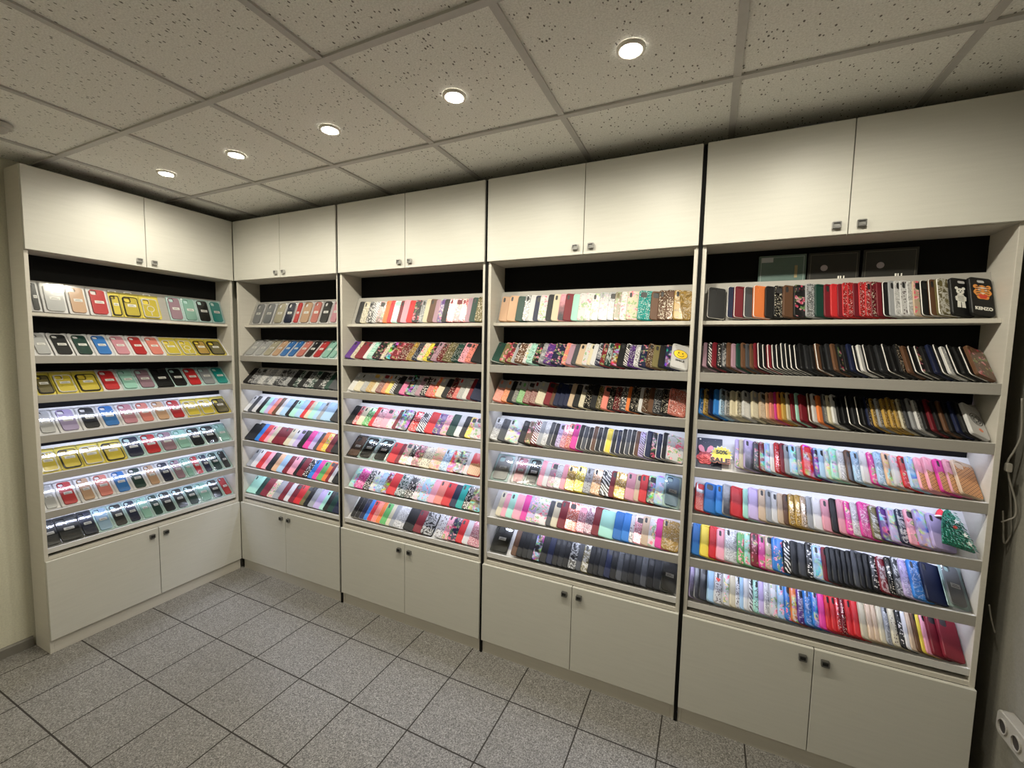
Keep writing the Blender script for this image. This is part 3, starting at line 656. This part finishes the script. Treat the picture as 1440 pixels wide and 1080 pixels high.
for (un, r), (u0, u1, s) in PROWS.items():
    full = r
    if r > 90: r = {99: 6, 98: 4}[r]
    items = [re.match(r'(\d+)(\w)(\w)', q).groups() for q in s.split()]; W = UNITS[un][1]
    tot = sum(float(w) for w, _, _ in items); acc = 0; X = []
    for w, _, _ in items: X.append(row_pos(u0 + (u1 - u0) * acc / tot, un, r)); acc += float(w)
    X.append(row_pos(u1, un, r))
    if X[0] < .019: X = [x + (.019 - X[0]) * (1 - i / (len(X) - 1)) for i, x in enumerate(X)]
    if X[-1] > W - .0185: X = [X[0] + (x - X[0]) * (W - .0185 - X[0]) / (X[-1] - X[0]) for x in X]
    for i, (w, kd, cl) in enumerate(items):
        pw = min(.098, X[i + 1] - X[i] - .0015); pw = math.floor(pw * 500) / 500
        n = len(items); tilt = THR[(un, r)] if full > 90 or un == 4 else 0
        if tilt: pw = min(pw, (W - .019 - X[i] - .015 * math.sin(tilt)) / math.cos(tilt)); pw = math.floor(pw * 500) / 500
        cnm = CC[cl][1]
        frame_c = 'k'
        if kd == 'Y':
            ringp = (full, i) in ((0, 6), (1, 8)); what = '%s card with %s phone case in clear hanging pack' % ('yellow', cnm)
            fcol = 'k' if cl in 'kKO' else '-'; cl2 = {'k': 'y', 'O': 'O', 'K': 'Y'}.get(cl, cl); cl2 = 'y' if cl == 'o' else cl2
            what = 'yellow hanging pack holding %s phone case' % ('dark-framed' if fcol == 'k' else 'clear')
            if ringp: what = 'yellow hanging pack with white ring-and-stem print'
        else:
            ringp = False; fcol = 'k'; cl2 = cl; what = '%s boxed phone case on %s card' % (cnm, CARDN[kd])
        if un in (0, 1): wh = where(i, n)
        else: wh = {(2, 4): ('first', 'second', 'third')[min(i, 2)] + ' from left', (3, 4): ('leftmost', 'second from left', 'third from left')[min(i, 2)], (3, 6): 'leftmost', (3, 99): 'rightmost', (3, 98): 'rightmost', (4, 5): 'rightmost'}[(un, full)]
        pack(un, r, X[i] + .0007, pw, kd, cl2, '%s, %s, %s, %s' % (what, wh, SHN[r], CABN[un]), 'boxed phone cases on the %s of the %s' % (SHN[r], CABN[un]), h=.150 if kd == 'Y' else (.158 if r else .162), frame_col=fcol, ringp=ringp, th=tilt)

# ------------------------------------------------------------------ prints on particular cases
def on_case(key, name, mb_or_me, mat, z=.0002, label=None):
    if key not in SPECIAL: return None
    o, e = SPECIAL[key]
    me = mb_or_me.mesh(name, (mat,)) if isinstance(mb_or_me, MB) else mb_or_me
    if len(me.materials) == 0: me.materials.append(mat)
    p = obj(name, me, o); p.location = (0, 0, e['t'] + z)
    return p
T_ = .0005
WHT = plain('white_print', (.80, .78, .72), .5); BLK = plain('black_print', (.012, .012, .012), .5); YEL = plain('yellow_print', (.86, .58, .03), .45); RED = plain('red_print', (.62, .04, .02), .5); ORG = plain('orange_print', (.75, .28, .05), .5)
for k_ in ((4, 0, -1), (4, 0, -2)): SPECIAL[k_][0].material_slots[2].material = M_HOLEW
# smiley: white case with a yellow oval face
k_ = (3, 1, -1)
if k_ in SPECIAL:
    SPECIAL[k_][0]['label'] = 'white phone case with yellow smiley face, rightmost, second shelf down, second-rightmost cabinet'
    f_ = on_case(k_, 'smiley_face', MB().prism(circle(.0375, .085, .030, .026, 28), 0, T_), YEL)
    mb = MB(); ring(mb, circle(.0375, .085, .0315, .0275, 28), circle(.0375, .085, .0295, .0255, 28), 0, T_ * 1.4)
    for sx in (-1, 1): mb.prism(circle(.0375 + sx * .009, .092, .003, .0045, 12), T_, T_ * 1.6)
    arc = [(.0375 + .016 * math.cos(a), .083 + .013 * math.sin(a)) for a in [PI + PI * q / 10 for q in range(11)]]
    arc2 = [(.0375 + .0135 * math.cos(a), .083 + .0105 * math.sin(a)) for a in [2 * PI - PI * q / 10 for q in range(11)]]
    mb.prism(arc + arc2, T_, T_ * 1.6)
    o = obj('face_lines', mb.mesh('face_lines', (BLK,)), f_)
    tm = text_mesh('SMILE', .016, bold=.0006); tm.transform(Matrix.Translation((.0375, .046, 0))); on_case(k_, 'lettering', tm, BLK)
# black case with a white bear figure
k_ = (4, 0, -2)
if k_ in SPECIAL:
    SPECIAL[k_][0]['label'] = 'black phone case with white bear figure print, second from right, top shelf, rightmost cabinet'
    mb = MB(); C0 = .030
    mb.prism(circle(C0, .094, .013, .012, 18), 0, T_)
    for s in (-1, 1):
        mb.prism(circle(C0 + s * .0115, .106, .0055, n=12), 0, T_)
        mb.prism([(C0 + s * .007, .080), (C0 + s * .018, .072), (C0 + s * .017, .058), (C0 + s * .012, .056), (C0 + s * .007, .066)], 0, T_)
        mb.prism([(C0 + s * .0015, .052), (C0 + s * .012, .052), (C0 + s * .0135, .031), (C0 + s * .002, .031)], 0, T_)
    mb.prism([(C0 - .010, .082), (C0 + .010, .082), (C0 + .012, .052), (C0 - .012, .052)], 0, T_)
    bear = on_case(k_, 'bear_print', mb, WHT)
    mb = MB()
    for s in (-1, 1): mb.prism(circle(C0 + s * .0045, .0965, .0022, n=10), T_, T_ * 1.5)
    mb.prism(circle(C0, .0905, .0032, .0022, 10), T_, T_ * 1.5)
    for q in range(4): mb.box(C0 - .009, C0 + .009, .056 + .006 * q, .0575 + .006 * q, T_, T_ * 1.5)
    obj('bear_lines', mb.mesh('bear_lines', (BLK,)), bear)
# black case with a red and orange tiger head and outlined lettering
k_ = (4, 0, -1)
if k_ in SPECIAL:
    SPECIAL[k_][0]['label'] = 'black phone case with orange tiger head and lettering, rightmost, top shelf, rightmost cabinet'
    mb = MB(); cx, cy = .039, .088
    mb.prism([(cx + .027 * (1 + .10 * math.cos(6 * a)) * math.cos(a), cy + .027 * (1 + .08 * math.sin(5 * a)) * math.sin(a)) for a in [2 * PI * q / 36 for q in range(36)]], 0, T_)
    for s in (-1, 1): mb.prism(circle(cx + s * .021, cy + .022, .008, n=12), 0, T_)
    tg = on_case(k_, 'tiger_head', mb, ORG)
    mb = MB()
    for q in range(5):
        for s in (-1, 1): mb.prism([(cx + s * .004, cy + .022 - .007 * q), (cx + s * .021, cy + .024 - .009 * q), (cx + s * .021, cy + .021 - .009 * q), (cx + s * .005, cy + .020 - .007 * q)], T_, T_ * 1.5)
    obj('tiger_stripes', mb.mesh('tiger_stripes', (BLK,)), tg)
    mb = MB()
    for s in (-1, 1): mb.prism([(cx + s * .004, cy + .008), (cx + s * .013, cy + .012), (cx + s * .014, cy + .007)], T_ * 1.5, T_ * 2)
    mb.prism([(cx - .016, cy + .016), (cx + .016, cy + .016), (cx + .006, cy + .020), (cx - .006, cy + .020)], T_ * 1.5, T_ * 2)
    mb.prism([(cx - .009, cy - .001), (cx + .009, cy - .001), (cx, cy - .006)], T_ * 1.5, T_ * 2)
    obj('tiger_eyes', mb.mesh('tiger_eyes', (WHT,)), tg)
    mb = MB(); mb.prism([(cx - .016, cy - .010), (cx - .008, cy - .007), (cx, cy - .010), (cx + .008, cy - .007), (cx + .016, cy - .010), (cx + .009, cy - .023), (cx - .009, cy - .023)], T_ * 1.5, T_ * 2)
    obj('tiger_mouth', mb.mesh('tiger_mouth', (RED,)), tg)
    tm = text_mesh('KENZO', .016, bold=.0006, sx=1.05); tm.transform(Matrix.Translation((.038, .026, 0))); on_case(k_, 'lettering', tm, WHT)
# white case with a ring emblem and an orange mark
k_ = (4, 2, -1)
if k_ in SPECIAL:
    SPECIAL[k_][0]['label'] = 'white phone case with black ring emblem, rightmost, third shelf down, rightmost cabinet'
    mb = MB(); c0 = (.041, .076)
    for ro, ri in ((.026, .0235), (.019, .0165), (.011, .0085)): ring(mb, circle(*c0, ro, n=28), circle(*c0, ri, n=28), 0, T_)
    for a in range(6):
        ca, sa = math.cos(a * PI / 3 + .3), math.sin(a * PI / 3 + .3)
        mb.prism([(c0[0] + ca * .011 - sa * .0012, c0[1] + sa * .011 + ca * .0012), (c0[0] + ca * .017 - sa * .0012, c0[1] + sa * .017 + ca * .0012), (c0[0] + ca * .017 + sa * .0012, c0[1] + sa * .017 - ca * .0012), (c0[0] + ca * .011 + sa * .0012, c0[1] + sa * .011 - ca * .0012)], 0, T_)
    on_case(k_, 'ring_emblem', mb, BLK)
    on_case(k_, 'orange_mark', MB().prism(circle(.045, .031, .009, .007, 12), 0, T_), plain('orange_mark_ink', (.75, .22, .12), .5))
# pale case with a red heart
for e in indiv:
    if e['un'] == 4 and e['r'] == 6 and e['i'] == 4:
        hp = []
        for q in range(24):
            a = 2 * PI * q / 24; hp.append((.014 + .0011 * 9 * math.sin(a) ** 3, .100 + .0011 * (8 * math.cos(a) - 3.2 * math.cos(2 * a) - 1.2 * math.cos(3 * a))))
        o = SPECIAL[(4, 6, 4 - e['n'])][0]; e0 = e
        p = obj('heart_print', MB().prism(hp, 0, T_).mesh('heart_print', (RED,)), o); p.location = (0, 0, e['t'] + .0002)
        o['label'] = 'white spotted phone case with red heart, fifth from left, bottom shelf, rightmost cabinet'
# lavender case wearing a soft red santa hat
k_ = (4, 4, -1)
if k_ in SPECIAL:
    o, e = SPECIAL[k_]; o['label'] = 'lavender phone case wearing red santa hat, beside the green tree figure'
    mb = MB(); prof = [(.021, .0), (.0205, .007), (.018, .016), (.013, .026), (.008, .034), (.002, .039)]; n = 14
    for i, (rr, hh) in enumerate(prof):
        mb.v += [(.052 + rr * math.cos(2 * PI * q / n) + hh * .12, .142 + hh - .012, rr * .45 * math.sin(2 * PI * q / n) + .011) for q in range(n)]
    for i in range(len(prof) - 1): mb.f += [(i * n + q, i * n + (q + 1) % n, (i + 1) * n + (q + 1) % n, (i + 1) * n + q) for q in range(n)]
    mb.f += [tuple(range(n)), tuple(range((len(prof) - 1) * n, len(prof) * n))]; mb.m = [0] * len(mb.f)
    hat = obj('santa_hat', mb.mesh('santa_hat', (plain('red_felt', (.65, .03, .05), .85),), smooth=True), o)
    mb = MB(); 
    br = [(.052 + .022 * math.cos(a), .130, .012 + .010 * math.sin(a)) for a in [2 * PI * q / 16 for q in range(17)]]
    obj('hat_brim', tube(br, .004).mesh('hat_brim', (plain('white_fleece', (.85, .82, .84), .9),), smooth=True), hat)

# ------------------------------------------------------------------ christmas tree figure on the fifth shelf
t5, W5 = UNITS[4]; b, u, n = frame(4)
x_ = min(row_world_x(1347, 4, 4), 3.9883 - .066)
tt = THR[(4, 4)]; d = Vector((1, 0, 0)) * math.cos(tt) - n * math.sin(tt); nn = n * math.cos(tt) + Vector((1, 0, 0)) * math.sin(tt)
M = Matrix(((d.x, u.x, nn.x, x_), (d.y, u.y, nn.y, b.y), (d.z, u.z, nn.z, b.z), (0, 0, 0, 1))); M.translation += u * .012 + n * (.064 * math.sin(tt) + .020)
root = bpy.data.objects.new('christmas_tree_figure', None); COL.objects.link(root); root.matrix_world = M; root.empty_display_size = .03
tag(root, 'flat green Christmas tree figure with white stars leaning at the end of fifth shelf', 'christmas tree')
rnd = random.Random(3); mb = MB(); TH = .150
def half(y): return max(.005, .050 * (1 - y / TH) ** .62 + .004)
for row in range(15):
    y0 = .006 + row * (TH - .012) / 15; wd = half(y0); cnt = max(3, int(wd / .0042))
    for q in range(cnt):
        fx = (q + rnd.uniform(-.3, .3)) / max(1, cnt - 1) * 2 - 1
        px_, pz = fx * wd * .95, .004 + .012 * math.sqrt(max(0, 1 - fx * fx)) * (wd / .056)
        a = -PI / 2 + fx * .42 + rnd.uniform(-.25, .25); l_ = rnd.uniform(.012, .018); wv = .0032
        dx, dy = math.cos(a), math.sin(a)
        p0 = Vector((px_, y0 + .012, pz)); p1 = p0 + Vector((dx * l_, max(dy * l_, -(y0 + .012)), .0035)); side = Vector((-dy, dx, 0)) * wv; m_ = (p0 + p1) / 2
        p1.z += .006; m_ = (p0 + p1) / 2; mb.add([p0, m_ + side, p1, m_ - side, m_ + Vector((0, 0, .003))], [(0, 4, 1), (1, 4, 2), (2, 4, 3), (3, 4, 0)])
body = [(half(q * .015) * .98, .004 + q * .0145) for q in range(10)] + [(.002, TH)]
mb.prism([(x, y) for x, y in body] + [(-x, y) for x, y in reversed(body)], 0, .006)
mg, nt, bb = newmat('green_tinsel_foliage')
tc = N(nt, 'ShaderNodeTexCoord'); nn_ = N(nt, 'ShaderNodeTexNoise', i_Scale=170.0); L(nt, tc.outputs['Object'], nn_.inputs[0])
L(nt, ramp(nt, nn_.outputs[0], [(.35, (.002, .035, .02)), (.52, (.006, .14, .08)), (.7, (.03, .32, .20))]), bb.inputs['Base Color']); bb.inputs['Roughness'].default_value = .4
obj('foliage', mb.mesh('foliage', (mg,)), root)
def star(cx, cy, r, z0, z1, pts=5, inner=.42):
    return MB().prism([(cx + (r if q % 2 == 0 else r * inner) * math.sin(PI * q / pts), cy + (r if q % 2 == 0 else r * inner) * math.cos(PI * q / pts)) for q in range(2 * pts)], z0, z1)
for cx, cy, r in ((.004, .098, .010), (.021, .052, .010), (.026, .022, .010), (.0, .152, .009)):
    obj('star', star(cx, cy, r, .0195, .021).mesh('star', (WHT,)), root)
obj('bauble', MB().prism(circle(-.007, .073, .006, n=14), .018, .022).mesh('bauble', (plain('red_bauble', (.5, .05, .03), .3),)), root)

# ------------------------------------------------------------------ sale sign at the start of the fourth shelf
b, u, n = frame(3); xa = UNITS[4][0].location.x + .0195
M = Matrix(((1, u.x, n.x, xa), (0, u.y, n.y, b.y), (0, u.z, n.z, b.z), (0, 0, 0, 1))); M.translation += u * .0095 + n * .0008
root = bpy.data.objects.new('sale_sign', None); COL.objects.link(root); root.matrix_world = M; root.empty_display_size = .03
tag(root, 'dark sale card with red rose, yellow starburst and SALE lettering at shelf end', 'sign')
mc, nt, bb = newmat('night_sky_card'); tc = N(nt, 'ShaderNodeTexCoord'); v_ = N(nt, 'ShaderNodeTexVoronoi', i_Scale=60.0); L(nt, tc.outputs['Object'], v_.inputs[0])
L(nt, mix(nt, mth(nt, 'LESS_THAN', v_.outputs['Distance'], .1), (.02, .026, .05), (.35, .2, .4)), bb.inputs['Base Color']); bb.inputs['Roughness'].default_value = .5
obj('card', MB().prism(rrect(.102, .158, .003, 2), 0, .0015).mesh('card', (mc,)), root)
obj('hook_hole', MB().prism(circle(.012, .149, .004, n=12), .0015, .002).mesh('hook_hole', (WHT,)), root)
mb = MB(); cx, cy = .036, .052
rs = rrect(1, 1, .2)
def petal_ring(r, z0, z1, k, ph):
    mb.prism([(cx + r * (1 + .08 * math.cos(k * a + ph)) * math.cos(a), cy + r * (1 + .08 * math.cos(k * a + ph)) * math.sin(a)) for a in [2 * PI * q / 40 for q in range(40)]], z0, z1)
for q, (r, k) in enumerate(((.034, 6), (.027, 5), (.020, 5), (.013, 4), (.007, 3))): petal_ring(r, .0015 + q * .003, .0045 + q * .003, k, q * 1.1)
mr, nt, bb = newmat('red_rose_petals'); tc = N(nt, 'ShaderNodeTexCoord'); sp = N(nt, 'ShaderNodeSeparateXYZ'); L(nt, tc.outputs['Object'], sp.inputs[0])
w_ = N(nt, 'ShaderNodeTexNoise', i_Scale=55.0, i_Distortion=2.0); L(nt, tc.outputs['Object'], w_.inputs[0])
L(nt, ramp(nt, w_.outputs[0], [(.3, (.35, .008, .02)), (.5, (.66, .03, .05)), (.7, (.80, .16, .16))]), bb.inputs['Base Color']); bb.inputs['Roughness'].default_value = .4
obj('rose', mb.mesh('rose', (mr,)), root)
for s in (-1, 1):
    obj('pink_petal', MB().prism([(cx + s * .002, .076), (cx + s * .008, .103), (cx + s * .019, .115), (cx + s * .028, .112), (cx + s * .031, .100), (cx + s * .025, .082), (cx + s * .012, .074)], .0016, .009).mesh('pink_petal', (plain('pink_petal_gloss', (.88, .22, .32), .35),), .001), root)
sb = obj('starburst', star(.099, .066, .041, .0205, .022, 16, .8).mesh('starburst', (plain('starburst_yellow', (.90, .74, .04), .4, emit=None),)), root)
ob = obj('starburst_edge', star(.099, .066, .046, .0195, .0204, 16, .8).mesh('starburst_edge', (WHT,)), root)
tm = text_mesh('50%', .027, bold=.0008, sx=1.0); tm.transform(Matrix.Translation((.099, .074, .0225))); obj('lettering', tm, sb, BLK)
tm = text_mesh('SALE', .032, bold=.0016, sx=1.1); tm.transform(Matrix.Translation((.093, .031, .0245))); lt_ = obj('lettering', tm, sb, plain('sale_black', (.02, .012, .012), .4))
tm = text_mesh('SALE', .032, bold=.0032, sx=1.1); tm.transform(Matrix.Translation((.093, .031, .0234))); obj('lettering_outline', tm, sb, plain('sale_outline_red', (.80, .30, .26), .4))

# ------------------------------------------------------------------ tablet case boxes behind the top shelf
def tablet_box(x0, x1, col, label, light):
    r_ = empty('tablet_case_box', (x0, .1475, ZR[0])); tag(r_, label, 'box', 'tablet case boxes behind the top shelf')
    w = x1 - x0; h = .276
    obj('carton', MB().box(0, w, 0, .0165, 0, h).mesh('carton', (plain(('pale' if light else 'dark') + '_carton', col, .4),), .0015), r_)
    mb = MB(); o_ = [(.008, .02), (w - .008, .02), (w - .008, h - .008), (.008, h - .008)]; i_ = [(.0095, .0215), (w - .0095, .0215), (w - .0095, h - .0095), (.0095, h - .0095)]
    ring(mb, o_, i_, 0, .0006); me = mb.mesh('printed_border', (plain('border_' + ('grey' if light else 'bronze'), (.35, .42, .40) if light else (.10, .09, .07), .5),))
    q = obj('printed_border', me, r_); q.rotation_euler = (PI / 2, 0, 0); q.location = (0, -.0001, 0)
    if light:
        obj('white_sticker', MB().box(.010, .052, -.0012, -.0004, h - .028, h - .008).mesh('white_sticker', (plain('pale_sticker', (.45, .48, .52), .5),)), r_)
        obj('side_print', MB().box(w - .040, w - .030, -.0012, -.0004, h - .095, h - .045).mesh('side_print', (plain('tan_print', (.30, .24, .12), .5),)), r_)
    else:
        q = obj('round_emblem', MB().prism(circle(.055, h - .062, .012, n=18), 0, .0008).mesh('round_emblem', (plain('grey_emblem', (.38, .34, .38), .5),)), r_); q.rotation_euler = (PI / 2, 0, 0)
        mb = MB()
        for a, w2 in ((0, .005), (.008, .004), (.018, .004)): mb.box(w * .6 + a, w * .6 + a + w2, -.0012, -.0004, h - .112, h - .096)
        obj('white_print', mb.mesh('white_print', (WHT,)), r_)
tablet_box(3.266, 3.436, (.085, .14, .125), 'pale green tablet case box behind the top shelf, leftmost of three', True)
tablet_box(3.442, 3.612, (.013, .013, .011), 'black tablet case box behind top shelf, middle of three', False)
tablet_box(3.622, 3.790, (.030, .022, .013), 'dark brown tablet case box behind top shelf, rightmost of three', False)

# flat cartons lying on top of the end cabinet
for x0, x1, y0, y1, hh, lb in ((3.35, 3.475, .02, .14, .016, 'flat dark carton lying on top of the rightmost cabinet'), (3.60, 3.66, .03, .12, .014, 'small dark carton on top of rightmost cabinet, beside flat one')):
    r_ = empty('flat_carton', (x0, y0, ZTOP + .0005)); tag(r_, lb, 'box')
    obj('carton', MB().box(0, x1 - x0, 0, y1 - y0, 0, hh).mesh('carton', (plain('slate_carton', (.09, .09, .11), .4),), .001), r_)
    obj('edge_tape', MB().box(-.0004, .002, .0, y1 - y0, .001, hh + .0006).mesh('edge_tape', (plain('tape', (.3, .3, .34), .3),)), r_)

# ------------------------------------------------------------------ cables beside the end cabinet and wall socket
def px_at(u, v, y): return unproj(u, v, 1, y)
M_CABLE = plain('grey_cable', (.20, .185, .16), .5)
pts = [px_at(1437, 560, .02), px_at(1436, 610, .02), px_at(1426, 634, .02), px_at(1417, 650, .02), px_at(1419, 672, .02), px_at(1428, 705, .015), px_at(1428, 725, .015), px_at(1418, 731, .02), px_at(1408, 734, .03)]
for p in pts: p.x = min(p.x, XR - .006)
c1 = obj('power_cord', tube(smooth_path(pts), .0028).mesh('power_cord', (M_CABLE,), smooth=True)); tag(c1, 'long grey cable hanging in the gap between end cabinet and wall', 'cord')
pl = px_at(1417, 657, .02); obj('plug', MB().prism(rrect(.014, .030, .004, 2, pl.x - .007, pl.z - .015), .008, .024, 1).mesh('plug', (plain('plug_plastic', (.25, .23, .20), .4),), .001), c1)
pts = [px_at(1418, 668, .05), px_at(1421, 700, .05), px_at(1422, 730, .05), px_at(1424, 752, .045), px_at(1412, 764, .05), px_at(1411, 740, .05), px_at(1410, 718, .05)]
for p in pts: p.x = min(p.x, XR - .006)
tag(obj('power_cord', tube(smooth_path(pts), .0026).mesh('power_cord', (M_CABLE,), smooth=True)), 'looped grey cable hanging lower, behind the long one beside end cabinet', 'cord')
pts = [px_at(1391, 850, .03), px_at(1394, 870, .03), px_at(1399, 890, .03)]
tag(obj('power_cord', tube(smooth_path(pts), .0022).mesh('power_cord', (M_CABLE,), smooth=True)), 'short pale cable end hanging low beside the end cabinet', 'cord')
so = empty('wall_socket', (XR, -.124, .458)); tag(so, 'grey white double power socket low on the right wall', 'socket')
P_SOCK = plain('socket_plastic', (.34, .32, .285), .35)
body = MB().prism(rrect(.150, .082, .022, 4, -.075, -.041), -.036, -.0005, 0).mesh('housing', (P_SOCK,), .003); obj('housing', body, so)
for yy in (.034, -.034):
    mb = MB(); n = 20
    def circ(r): return circle(yy, 0, r, n=n)
    o_, i_ = circ(.024), circ(.0205)
    vs = [(-.041, y, z) for y, z in o_] + [(-.0362, y, z) for y, z in o_] + [(-.041, y, z) for y, z in i_] + [(-.0362, y, z) for y, z in i_]
    mb.add(vs, [(q, (q + 1) % n, n + (q + 1) % n, n + q) for q in range(n)] + [(q, (q + 1) % n, 2 * n + (q + 1) % n, 2 * n + q) for q in range(n)] + [(2 * n + q, 2 * n + (q + 1) % n, 3 * n + (q + 1) % n, 3 * n + q) for q in range(n)])
    so2 = obj('outlet_ring', mb.mesh('outlet_ring', (P_SOCK,)), so)
    obj('outlet_well', MB().prism(circ(.0203), -.0368, -.0361, 0).mesh('outlet_well', (plain('socket_well', (.02, .016, .014), .6),)), so2)

# ceiling sensor at the frame's left edge
p = unproj(3, 172, 2, ZC)
sd = empty('smoke_detector', (p.x - .03, p.y - .01, ZC - .0015)); tag(sd, 'small grey round detector on the ceiling above the left wall', 'smoke detector')
def lathe(prof, n=28):
    mb = MB()
    for r, z in prof: mb.v += [(r * math.cos(2 * PI * q / n), r * math.sin(2 * PI * q / n), z) for q in range(n)]
    for i in range(len(prof) - 1): mb.f += [(i * n + q, i * n + (q + 1) % n, (i + 1) * n + (q + 1) % n, (i + 1) * n + q) for q in range(n)]
    mb.m = [0] * len(mb.f); return mb
obj('base', lathe([(.001, 0), (.05, 0), (.05, -.012), (.044, -.016), (.001, -.016)]).mesh('base', (plain('detector_plastic', (.45, .43, .4), .5),), smooth=False), sd)
obj('sensor_dome', lathe([(.034, -.0162), (.032, -.028), (.022, -.036), (.001, -.038)]).mesh('sensor_dome', (plain('detector_plastic', (.45, .43, .4), .5),)), sd)

# ------------------------------------------------------------------ recessed downlights and an added rear fill row
M_LAMP = plain('lamp_glow', (1, .95, .85), .4, emit=(1, .92, .76), es=130)
M_RING = plain('lamp_ring', (.75, .72, .66), .3, .3)
ring_me = lathe([(.030, .004), (.031, -.003), (.036, -.005), (.042, -.003), (.043, .004)]).mesh('trim_ring', (M_RING,), smooth=True)
lamp_me = lathe([(.001, -.0075), (.012, -.0072), (.022, -.0055), (.0295, -.0015), (.0295, .003), (.001, .003)]).mesh('lamp_lens', (M_LAMP,))
LX = [.403, .987, 1.602, 2.214, 2.834, 3.429]
for i, x in enumerate(LX + [.40, 1.3, 2.2, 3.43]):
    y = -.605 if i < 6 else -2.45  # rear row is added fill out of view, stronger towards the left
    r_ = empty('ceiling_downlight', (x, y, ZC)); 
    wh = ('lit round recessed downlight above the cabinets, %s' % ['nearest the left wall cabinet', 'second from the left wall', 'third from the left wall', 'fourth from the left wall', 'fifth from the left wall', 'at the far right end, cut by the frame'][i]) if i < 6 else 'added unseen fill lamp behind the viewer, %s of the rear row' % ONES[i - 5]
    tag(r_, wh, 'ceiling light', 'recessed downlights in the ceiling')
    for nm, me in (('trim_ring', ring_me), ('lamp_lens', lamp_me)):
        q = bpy.data.objects.new(nm, me); COL.objects.link(q); q.parent = r_
    ld = bpy.data.lights.new('downlight_beam', 'SPOT'); ld.energy = (23, 32, 34, 34, 34, 34)[i] if i < 6 else (28, 17, 6, 2)[i - 6]; ld.color = (1, .935, .76); ld.spot_size = math.radians(174); ld.spot_blend = .66; ld.shadow_soft_size = .03
    lo = bpy.data.objects.new('downlight_beam', ld); COL.objects.link(lo); lo.parent = r_; lo.location = (0, 0, -.016)

# ------------------------------------------------------------------ world and colour
w = bpy.data.worlds.new('world'); SC.world = w; w.use_nodes = True
w.node_tree.nodes['Background'].inputs[0].default_value = (.5, .5, .45, 1); w.node_tree.nodes['Background'].inputs[1].default_value = .05
SC.view_settings.view_transform = 'Standard'; SC.view_settings.look = 'None'; SC.view_settings.exposure = 0.0; SC.view_settings.gamma = 1.06
SC.cycles.max_bounces = 8; SC.cycles.transparent_max_bounces = 12; SC.cycles.caustics_reflective = False; SC.cycles.caustics_refractive = False; SC.cycles.sample_clamp_indirect = 4
